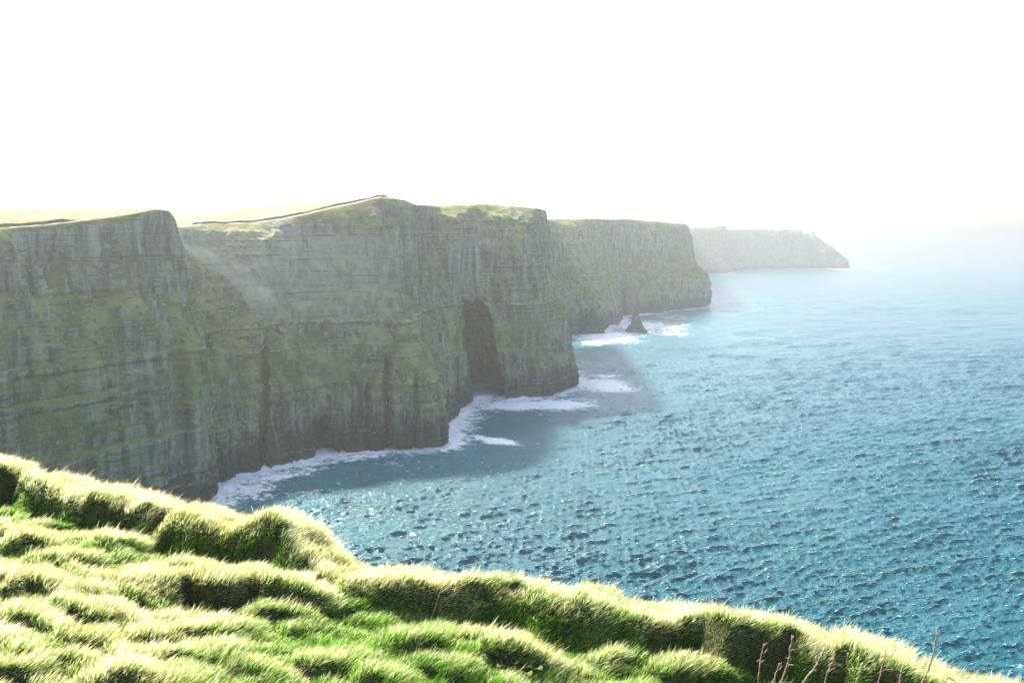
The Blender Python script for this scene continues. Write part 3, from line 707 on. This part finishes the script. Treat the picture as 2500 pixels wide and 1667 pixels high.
def t_on_bank(px, py):
    g = to_ground(px, py + (22 if px < 700 else 38), .5); _, _, t, _ = poly_field(np.array([g[0]]), np.array([g[1]]), BP, BHS); return float(t[0])
NOTCH = [(t_on_bank(30, 1160), .10, .30), (t_on_bank(195, 1203), .10, .16), (t_on_bank(405, 1238), .08, .34), (t_on_bank(540, 1276), .35, .10), (t_on_bank(800, 1380), .4, .14), (t_on_bank(1376, 1453), .10, .07), (t_on_bank(2000, 1566), .3, .10)]
def ground_z(x, y):
    z = plane_z(x, y)
    wx = x + fbm(x / 0.8, y / 0.6, 0, 3, 301) * 0.12; wy = y + fbm(x / 0.8, y / 0.6, 0, 3, 302) * 0.12
    d, h, t, L = poly_field(x + (wx - x) * .45, y + (wy - y) * .45, BP, BHS)
    hb = h * (1 + 0.05 * vn(t / 0.6, 0.3, 0, 9))
    front = hb * (1 - sst(-d, 0.0, (0.20 + 0.25 * h) * (1.15 + 0.9 * np.clip(fbm(t / 0.8, 4.1, 0, 2, 15) * 1.6, -.4, 1.2)))) + 0.10 * np.exp(-np.clip(-d, 0, 9) / 0.35)
    top = hb + 0.10 - 0.03 * np.clip(d, 0, 2)
    hv = fbm(t / 0.9, 0.7, 0, 3, 12) * 0.13
    for t0, wn, dn in NOTCH: hv = hv - dn * np.exp(-((t - t0) / wn) ** 2)
    front = front * (1 + hv / np.maximum(hb, .2)); top = top + hv
    bank = np.where(d < 0, front, top)
    bank = bank - np.where(d > 0.55, (d - 0.55) ** 1.3 * 1.15, 0)
    m = np.zeros_like(z)
    for P, H, wf, wb, tp, fl in MOUNDS:
        lo = P.min(0) - 2.2; hi = P.max(0) + 2.2
        s = (x > lo[0]) & (x < hi[0]) & (y > lo[1]) & (y < hi[1])
        if not s.any(): continue
        dd, hh, tt, LL = poly_field(wx[s], wy[s], P, H)
        taper = sst(tt, -0.12, min(.6, LL * .4)) * sst(LL - tt, -0.2, min(.8, LL * .45))
        far = np.abs(dd)
        f = np.where(dd < 0, 1 - sst(-dd, 0.0, wf * 1.1), np.exp(-(dd / wb) ** 2))
        m[s] = np.maximum(m[s], hh * f * taper)
    inner = 1 - sst(d, -0.1, 0.3)
    m = m * inner
    # loose hummocks: steep towards the right/front
    hum = fbm(x / 1.1, y / 0.75, 0, 2, 210); hum2 = 1 - np.abs(fbm(x / 0.8 + 3, y / 0.5, 0, 2, 215)) * 2
    ph = (y + 0.25 * x) / 0.80 + fbm(x / 1.3, y / 1.3, 0, 3, 230) * 1.7
    fr = ph - np.floor(ph)
    saw = sst(fr, 0.0, 0.16) * (1 - fr) ** 0.9
    row = np.floor(ph)
    msk = sst(fbm(x / 0.9 + row * 7.3, row * 3.1, 0, 2, 235), -0.22, 0.22)
    z = z + bank + m + inner * (hum * 0.05 + saw * msk * 0.20 * (1 - 0.6 * sst(m, .05, .2)) + np.clip(hum2, 0, 1) * 0.03) + fbm(x / 0.32, y / 0.2, 0, 3, 220) * 0.05
    # swell of ground under the dry stalks on the right
    z = z + 1.15 * np.exp(-(((x - 3.3) / 1.6) ** 2 + ((y - 7.4) / 0.9) ** 2))
    return np.maximum(z, -HC - 3) , d
_gx0, _gy0, _gs = -14.0, 4.0, 0.03
_gX, _gY = np.meshgrid(np.arange(_gx0, 13.0, _gs), np.arange(_gy0, 22.5, _gs))
_gZ, _gD = ground_z(_gX, _gY)
def gz_fast(x, y, F_=None):
    F_ = _gZ if F_ is None else F_
    u = np.clip((x - _gx0) / _gs, 0, _gX.shape[1] - 2.001); v = np.clip((y - _gy0) / _gs, 0, _gX.shape[0] - 2.001)
    i = u.astype(int); j = v.astype(int); a = u - i; b = v - j
    return (F_[j, i] * (1 - a) + F_[j, i + 1] * a) * (1 - b) + (F_[j + 1, i] * (1 - a) + F_[j + 1, i + 1] * a) * b
def build_ground():
    xs = np.concatenate([np.linspace(-60, -13.2, 40), np.arange(-13, 9.5, 0.045), np.linspace(9.7, 60, 40)])
    ys = np.concatenate([np.linspace(-40, 5.8, 40), np.arange(6, 21, 0.045), np.linspace(21.3, 120, 100)])
    X, Y = np.meshgrid(xs, ys)
    Z, d = ground_z(X, Y)
    V = np.stack([X, Y, Z + HC], -1)
    o = mesh_np('ground', V.reshape(-1, 3), grid_quads(len(ys), len(xs)), None, M_turf)
    tag(o, None, None, None, 'structure')
build_ground()

# ------------------------------------------------------------------ grass
def build_grass(N):
    rng = np.random.default_rng(3)
    # candidates over the visible wedge plus a margin
    M = int(N * 2.6)
    y = 5.5 + rng.random(M) ** 0.85 * 15.0
    x = (rng.random(M) * 2 - 1) * (0.56 * y + 1.2)
    z = gz_fast(x, y); d = gz_fast(x, y, _gD)
    e = 0.03
    zx = gz_fast(x + e, y); zy = gz_fast(x, y + e)
    gx = (zx - z) / e; gy = (zy - z) / e
    slope = np.sqrt(1 + gx ** 2 + gy ** 2)
    # keep: in view (with side margin) and not far over the edge
    P = np.stack([x, y, z + HC], -1); px, py = proj(P)
    keep = (d < 1.15) & (py < 1667 + 170 * 10 / y) & (px > -260) & (px < 2760)
    keep &= rng.random(M) < np.clip(slope, 1, 3.2) / 3.2 * 1.0
    x, y, z, gx, gy, d, slope = [a[keep] for a in (x, y, z, gx, gy, d, slope)]
    n = min(N, len(x)); x, y, z, gx, gy, d, slope = [a[:n] for a in (x, y, z, gx, gy, d, slope)]
    print('grass blades', n)
    nx, ny, nz = -gx / slope, -gy / slope, 1 / slope
    steep = sst(slope, 1.35, 2.4)
    clump = fbm(x / 0.35, y / 0.35, 0, 2, 401); patch = fbm(x / 1.4, y / 1.0, 0, 3, 405)
    # how exposed: height above surrounding -> dry, long and pale on crests
    za = gz_fast(x + 0.05, y - 0.35); zb = gz_fast(x, y + 0.35)
    conv = np.clip((z - (za + zb) / 2) / 0.12, -1, 1)
    clump2 = fbm(x / 0.11, y / 0.11, 0, 2, 402)
    L = (0.088 + 0.025 * clump + 0.03 * clump2 + 0.04 * conv * (1 - steep)) * rng.uniform(0.6, 1.5, n) * (1 - 0.58 * steep)
    L = np.clip(L, 0.05, 0.40)
    long_ = rng.random(n) < 0.07
    L = np.where(long_ & (steep < .5), L * 1.45, L)
    dry = np.clip(0.11 + 0.30 * conv + 0.45 * patch - 0.12 * steep + rng.normal(0, .18, n) + 0.22 * sst(d, -0.15, 0.1) + 0.20 * sst(-x, -2, 4), 0, 1)
    dead = np.clip(sst(steep, .2, .8) * sst(fbm(x / .5, y / .5, 0, 3, 430), -.05, .3) * .75 + sst(fbm(x / .6, y / .4, 0, 3, 433), .38, .55) * .5, 0, 1) * (rng.random(n) < .75)
    var = np.clip(rng.normal(.5, .32, n) + 0.4 * clump, 0, 1)
    wind = np.array([0.80, 0.12]) 
    wa = fbm(x / 0.5, y / 0.5, 0, 3, 410) * 0.6 + rng.normal(0, .38, n)
    ca, sa = np.cos(wa), np.sin(wa)
    wx = wind[0] * ca - wind[1] * sa; wy = wind[0] * sa + wind[1] * ca
    # growth direction: up + half normal, then bent over by the wind; on steep faces blades hang
    kn = 0.7 - 0.35 * steep
    ux = nx * kn + wx * 0.62 + rng.normal(0, .24, n); uy = ny * kn + wy * 0.62 + rng.normal(0, .24, n); uz = 0.75 * nz + 0.45 - steep * 0.25
    l = np.sqrt(ux * ux + uy * uy + uz * uz); U = np.stack([ux, uy, uz], -1) / l[:, None]
    Wd = np.stack([wx, wy, -0.06 - steep * 0.65 + 0 * x], -1)
    bend = rng.uniform(0.1, 0.6, n) * (1 + 0.3 * steep)
    side = np.stack([rng.normal(0, 1, n), rng.normal(0, 1, n), rng.normal(0, .25, n)], -1)
    side -= U * (side * U).sum(-1, keepdims=True); side /= np.linalg.norm(side, axis=-1, keepdims=True) + 1e-9
    wid = rng.uniform(0.0015, 0.0034, n) * (1 + 0.03 * y)
    B = np.stack([x, y, z + HC - 0.01], -1)
    V = np.empty((n, 7, 3), np.float32); T = np.empty((n, 7), np.float32)
    for k, (t, wf) in enumerate([(0, 1.0), (0.4, .95), (0.75, .65)]):
        c = B + U * (L * t)[:, None] + Wd * (L * bend * t * t * 0.8)[:, None]
        V[:, 2 * k] = c - side * (wid * wf)[:, None]; V[:, 2 * k + 1] = c + side * (wid * wf)[:, None]; T[:, 2 * k:2 * k + 2] = t
    V[:, 6] = B + U * L[:, None] + Wd * (L * bend * 0.8)[:, None]; T[:, 6] = 1
    i = np.arange(n)[:, None] * 7
    q = np.concatenate([i + np.array([0, 1, 3, 2]), i + np.array([2, 3, 5, 4])]); tr = i + np.array([4, 5, 6])
    o = mesh_np('grass', V.reshape(-1, 3), q, tr, M_grass, True, {'tip': T.ravel(), 'dry': np.repeat(dry, 7), 'var': np.repeat(var, 7), 'dead': np.repeat(dead, 7)})
    tag(o, 'wind-combed green and straw coloured grass over the clifftop hummocks', 'grass', None, 'stuff')
build_grass(1000000)

# ------------------------------------------------------------------ dry stalks at the lower right
def tube_mesh(name, lines, mat, parent=None, nseg=7, rough=0.0, seed=0):
    """lines: list of (points (n,3), radii (n)); all in one mesh"""
    rng = np.random.default_rng(seed); Vs = []; Qs = []; off = 0
    for P, rad in lines:
        P = np.asarray(P, float); n = len(P)
        t = np.gradient(P, axis=0); t /= np.linalg.norm(t, axis=1, keepdims=True) + 1e-9
        ref = np.array([0.3, 1.0, 0.1]); s = np.cross(t, ref); s /= np.linalg.norm(s, axis=1, keepdims=True); b = np.cross(t, s)
        th = np.linspace(0, 2 * np.pi, nseg, endpoint=False)
        r = np.asarray(rad)[:, None] * (1 + rough * rng.uniform(-1, 1, (n, nseg)))
        ring = P[:, None] + s[:, None] * (np.cos(th) * r)[..., None] + b[:, None] * (np.sin(th) * r)[..., None]
        Vs.append(ring.reshape(-1, 3)); Vs.append(P[-1:] + t[-1:] * rad[-1] * .6)
        for a in range(n - 1):
            for k in range(nseg):
                k2 = (k + 1) % nseg
                Qs.append((off + a * nseg + k, off + a * nseg + k2, off + (a + 1) * nseg + k2, off + (a + 1) * nseg + k))
        tip = off + n * nseg
        for k in range(nseg): Qs.append((off + (n - 1) * nseg + k, off + (n - 1) * nseg + (k + 1) % nseg, tip, tip))
        off = tip + 1
    Q = np.array(Qs); tri = Q[Q[:, 2] == Q[:, 3]][:, :3]; quad = Q[Q[:, 2] != Q[:, 3]]
    return mesh_np(name, np.concatenate(Vs), quad, tri, mat, True, None, parent)
def smooth_line(pts, n, jit, rng):
    pts = np.array(pts, float); T = np.linspace(0, 1, len(pts)); q = np.linspace(0, 1, n)
    P = np.stack([np.interp(q, T, pts[:, i]) for i in range(3)], -1)
    for _ in range(3): P[1:-1] = (P[:-2] + P[1:-1] * 2 + P[2:]) / 4
    P[1:-1] += rng.normal(0, jit, (n - 2, 3)); return P
STALKS = [  # (label, px points from below up to the tip, depth, thickness, twigs [(t, dx, dy)])
 ('thin dry stalk with short twigs, leftmost of the lower right stalks', [(1848, 1700), (1853, 1640), (1858, 1600), (1866, 1570)], 8.6, .010, [(.55, 12, -8), (.75, 14, -12), (.6, -10, 5), (.9, 8, -14)]),
 ('short forked dry stalk between the thin stalk and the tall curved one', [(1885, 1690), (1893, 1648), (1900, 1625), (1904, 1618)], 8.5, .011, [(.5, 14, -14), (.6, 10, -16), (.2, -14, 10)]),
 ('tall curved dry stalk with short side twigs, third from the left of the group', [(1895, 1690), (1910, 1655), (1924, 1620), (1929, 1585), (1934, 1549)], 8.4, .014, [(.45, 15, -8), (.75, 14, -6), (.52, 8, -14), (.95, 6, -6), (.62, -8, -3)]),
 ('thick leaning dry stalk with a forked top in the middle of the group', [(1945, 1690), (1962, 1665), (1990, 1630), (2005, 1600), (2013, 1583)], 8.3, .016, [(.62, -2, -18), (.8, 6, -8), (.45, 10, -2)]),
 ('dark thin stalk rising behind a grass tuft, next to the thick leaning stalk', [(2005, 1690), (2020, 1640), (2036, 1608), (2041, 1575)], 9.2, .011, [(.35, 18, -10), (.6, -12, 12), (.7, -9, 4), (.9, 3, -4)]),
 ('straight pale dry stalk with a snapped top, right of the grass tuft', [(2080, 1695), (2092, 1660), (2102, 1635), (2107, 1617)], 8.2, .017, [(.6, 5, -3)]),
 ('small dark stub of a stalk against the pale crest of the bank', [(2140, 1690), (2150, 1640), (2160, 1610), (2163, 1580)], 9.6, .011, [(.8, -4, 2)]),
 ('straight smooth dry stalk ending in a blunt tip near the bottom edge', [(2190, 1695), (2196, 1660), (2200, 1640), (2203, 1629)], 8.2, .016, []),
 ('tallest thin stalk with knobbly nodes reaching up against the sea', [(2235, 1700), (2265, 1640), (2278, 1595), (2286, 1555), (2290, 1530)], 8.8, .013, [(.8, 5, -5), (.9, -4, -5), (.66, -5, 2), (.7, 5, 2), (.5, -4, -3)]),
 ('short bent stalk with a drooping broken twig at the far right', [(2300, 1690), (2305, 1668), (2312, 1655), (2318, 1652)], 8.3, .010, [(.95, 22, 12), (.9, 26, 20)]),
 ('slender reddish stem leaning over the grass in the middle of the slope', [(1048, 1518), (1064, 1480), (1075, 1440), (1089, 1408)], 11.5, .007, []),
 ('slender stem leaning right beside the reddish one on the slope', [(1062, 1500), (1100, 1462), (1120, 1440), (1140, 1420)], 11.5, .006, []),
]
def ground_hit(px, py):
    a, b = ray(px, py)
    Ys = np.linspace(6.5, 22, 400); zz, _ = ground_z(a * Ys, Ys)
    k = np.argmax(b * Ys < zz)
    return Ys[k]
rng = np.random.default_rng(9)
for si, (lab, pts, dep, th, tw_) in enumerate(STALKS):
    if si >= 10: dep = float(ground_hit(pts[0][0], pts[0][1]))
    W3 = [at(p[0], p[1], dep) for p in pts]
    gz, _ = ground_z(np.array([W3[0][0]]), np.array([dep]))
    root = W3[0].copy()
    if si < 10:
        ex = (W3[0] - W3[1]); ex /= -ex[2] if ex[2] < 0 else 1
        drop = W3[0][2] - (gz[0] + HC)
        root = W3[0] + np.array([ex[0] * min(drop, .4) * .5, 0, -drop - 0.05]) if drop > 0 else W3[0]
    e = empty('dry_stalk', tuple(root)); tag(e, lab, 'stalk', 'dry stalks standing in the grass')
    line = [p - root for p in ([root] + W3 if np.linalg.norm(root - W3[0]) > .02 else W3)]
    P = smooth_line(line, 22, th * .28, rng)
    rad = np.linspace(th, th * .55, 22) * (1 + .25 * (rng.random(22) > .78)) * 0.62
    tube_mesh('stem', [(P, rad)], M_stem, e, rough=.15, seed=si)
    Wv = [p - root for p in W3]; Lw = smooth_line(Wv, 30, 0, rng)
    for (t, dx, dy) in tw_:
        b0 = Lw[int(t * 29)]; k = dep / F
        b1 = b0 + np.array([dx * .55 * k, rng.normal(0, .01), -dy * .45 * k]); b2 = b0 + np.array([dx * k, rng.normal(0, .015), -dy * k])
        tube_mesh('twig', [(np.array([b0, b1, b2]), np.array([th * .42, th * .34, th * .22]))], M_stem, e, 6, .1, si)

# ------------------------------------------------------------------ broad-leaved plant
def leafy_plant(px, py):
    Yg = float(ground_hit(px, py)); a, b = ray(px, py); c = np.array([a * Yg, Yg, HC + b * Yg])
    e = empty('leafy_plant', tuple(c)); tag(e, 'small plant with yellowish green broad leaves in the grass near the bottom edge', 'plant')
    rng = np.random.default_rng(4)
    for k in range(46):
        th = rng.uniform(0, 6.28); rr = rng.uniform(0.02, .32); L = rng.uniform(.09, .19); w_ = L * rng.uniform(.22, .36)
        up = rng.uniform(.25, 1.0); z0 = rng.uniform(.02, .10)
        o_ = np.array([math.cos(th) * rr * 1.25, math.sin(th) * rr * .6, 0])
        gz, _ = ground_z(np.array([c[0] + o_[0]]), np.array([c[1] + o_[1]])); o_[2] = gz[0] + HC - c[2] + z0
        d_ = np.array([math.cos(th) * (1 - up * .6), math.sin(th) * (1 - up * .6), up]); s_ = np.cross(d_, [0, 0, 1.0]); s_ /= np.linalg.norm(s_) + 1e-9
        n = 8; V = []
        for i in range(n):
            t = i / (n - 1); cc = o_ + d_ * L * t + np.array([0, 0, -1]) * L * .55 * t * t
            ww = w_ * math.sin(math.pi * min(1, t * .93 + .07)) ** .7
            for q in (-1, -.5, 0, .5, 1): V.append(cc + s_ * ww * q + np.array([0, 0, abs(q) * ww * .35 + .006 * math.sin(t * 12 + q * 3)]))
        o = mesh_np('leaf', np.array(V), grid_quads(n, 5), None, M_leaf, True, None, e)
    for k in range(4):
        th = rng.uniform(0, 6.28); p0 = np.array([math.cos(th) * .1, math.sin(th) * .08, 0]); p1 = p0 + np.array([rng.normal(0, .03), 0, rng.uniform(.12, .24)])
        tube_mesh('stem', [(np.array([p0, (p0 + p1) / 2 + .005, p1]), np.array([.005, .004, .003]))], M_stem, e, 5)
leafy_plant(1245, 1645)

# ------------------------------------------------------------------ walkers on the nearest headland
def make_person(name, loc, coat, trouser, lab, rz, armout=0.0, step=0.18):
    me = bpy.data.meshes.new('person')
    v = [(0, 0, .95), (0, 0, 1.15), (0, 0, 1.38), (0, 0, 1.50), (0, .02, 1.60), (0, .02, 1.73),
         (.17, 0, 1.40), (.24 + armout, .03, 1.12), (.22 + armout, .16, .90), (-.17, 0, 1.40), (-.25, -.02, 1.12), (-.22, .10, .88),
         (.10, 0, .90), (.11, step * .6, .50), (.11, step * .4, .08), (.11, step * .4 + .14, .04), (-.10, 0, .90), (-.11, -step * .3, .50), (-.11, -step, .08), (-.11, -step + .14, .04)]
    ed = [(0, 1), (1, 2), (2, 3), (3, 4), (4, 5), (2, 6), (6, 7), (7, 8), (2, 9), (9, 10), (10, 11), (0, 12), (12, 13), (13, 14), (14, 15), (0, 16), (16, 17), (17, 18), (18, 19)]
    rad = [.15, .15, .17, .06, .10, .09, .08, .055, .04, .08, .055, .04, .10, .075, .05, .04, .10, .075, .05, .04]
    me.from_pydata(v, ed, []); o = bpy.data.objects.new(name, me); COL.objects.link(o)
    md = o.modifiers.new('skin', 'SKIN'); md.use_smooth_shade = True
    for i, r_ in enumerate(rad): me.skin_vertices[0].data[i].radius = (r_, r_ * .8)
    me.skin_vertices[0].data[0].use_root = True
    o.modifiers.new('sub', 'SUBSURF').levels = 1; o.modifiers['sub'].render_levels = 1
    t = NT(name + '_clothes'); z = t.n('SeparateXYZ', {0: t.n('TexCoord').outputs['Object']}).outputs[2]
    c = t.mix(t.math('GREATER_THAN', z, .92), trouser, coat); c = t.mix(t.math('GREATER_THAN', z, 1.50), c, (.45, .28, .2)); c = t.mix(t.math('GREATER_THAN', z, 1.68), c, (.05, .03, .02))
    me.materials.append(t.out(t.n('BsdfPrincipled', {'Base Color': c, 'Roughness': .8}).outputs[0]))
    o.location = loc; o.rotation_euler[2] = rz
    tag(o, lab, 'person', 'walkers on the nearest headland'); return o
def rim_z(V, nf, px):
    best = None
    S = V[nf - 70:nf + 10].reshape(-1, 3); gx, gy = proj(S)
    m = np.abs(gx - px) < 4
    S, gy, gx = S[m], gy[m], gx[m]; k = np.argmin(gy + np.abs(gx - px) * 3); return S[k]
for px, coat, tr, lab, rz in [
    (378.4, (.02, .03, .06), (.01, .01, .02), 'tiny dark figure of a walker standing highest on the corner of the nearest headland', 1.2),
    (369.0, (.16, .03, .03), (.03, .03, .05), 'tiny figure of a walker just left of the highest walker on the headland corner', 2.0),
    (392.0, (.05, .05, .06), (.03, .03, .03), 'tiny figure of a walker just right of the highest walker on the headland corner', .3),
    (334.0, (.03, .03, .04), (.02, .02, .03), 'tiny figure of a walker alone on the rim, well left of the others', 1.6)]:
    p = rim_z(VA, nfA, px); make_person('person', tuple(p - np.array([0, 0, .05])), coat, tr, lab, rz)

# ------------------------------------------------------------------ haze
def build_haze():
    bm = bmesh.new(); bmesh.ops.create_cube(bm, size=1)
    me = bpy.data.meshes.new('haze'); bm.to_mesh(me); bm.free()
    o = bpy.data.objects.new('haze', me); COL.objects.link(o)
    x0, x1, y0, y1, z0, z1 = -31000, 31000, -60, 31000, -HC - 5, 285
    o.location = ((x0 + x1) / 2, (y0 + y1) / 2, (z0 + z1) / 2); o.scale = (x1 - x0, y1 - y0, z1 - z0)
    t = NT('haze_air'); v = t.n('VolumePrincipled', {'Color': (0.468, 0.474, 0.462, 1), 'Density': 0.000165, 'Anisotropy': 0.68})
    out = t.n('OutputMaterial'); t.t.links.new(v.outputs[0], out.inputs['Volume'])
    me.materials.append(t.m); o['kind'] = 'stuff'; o['label'] = 'pale sea haze softening the distant cliffs'
build_haze()
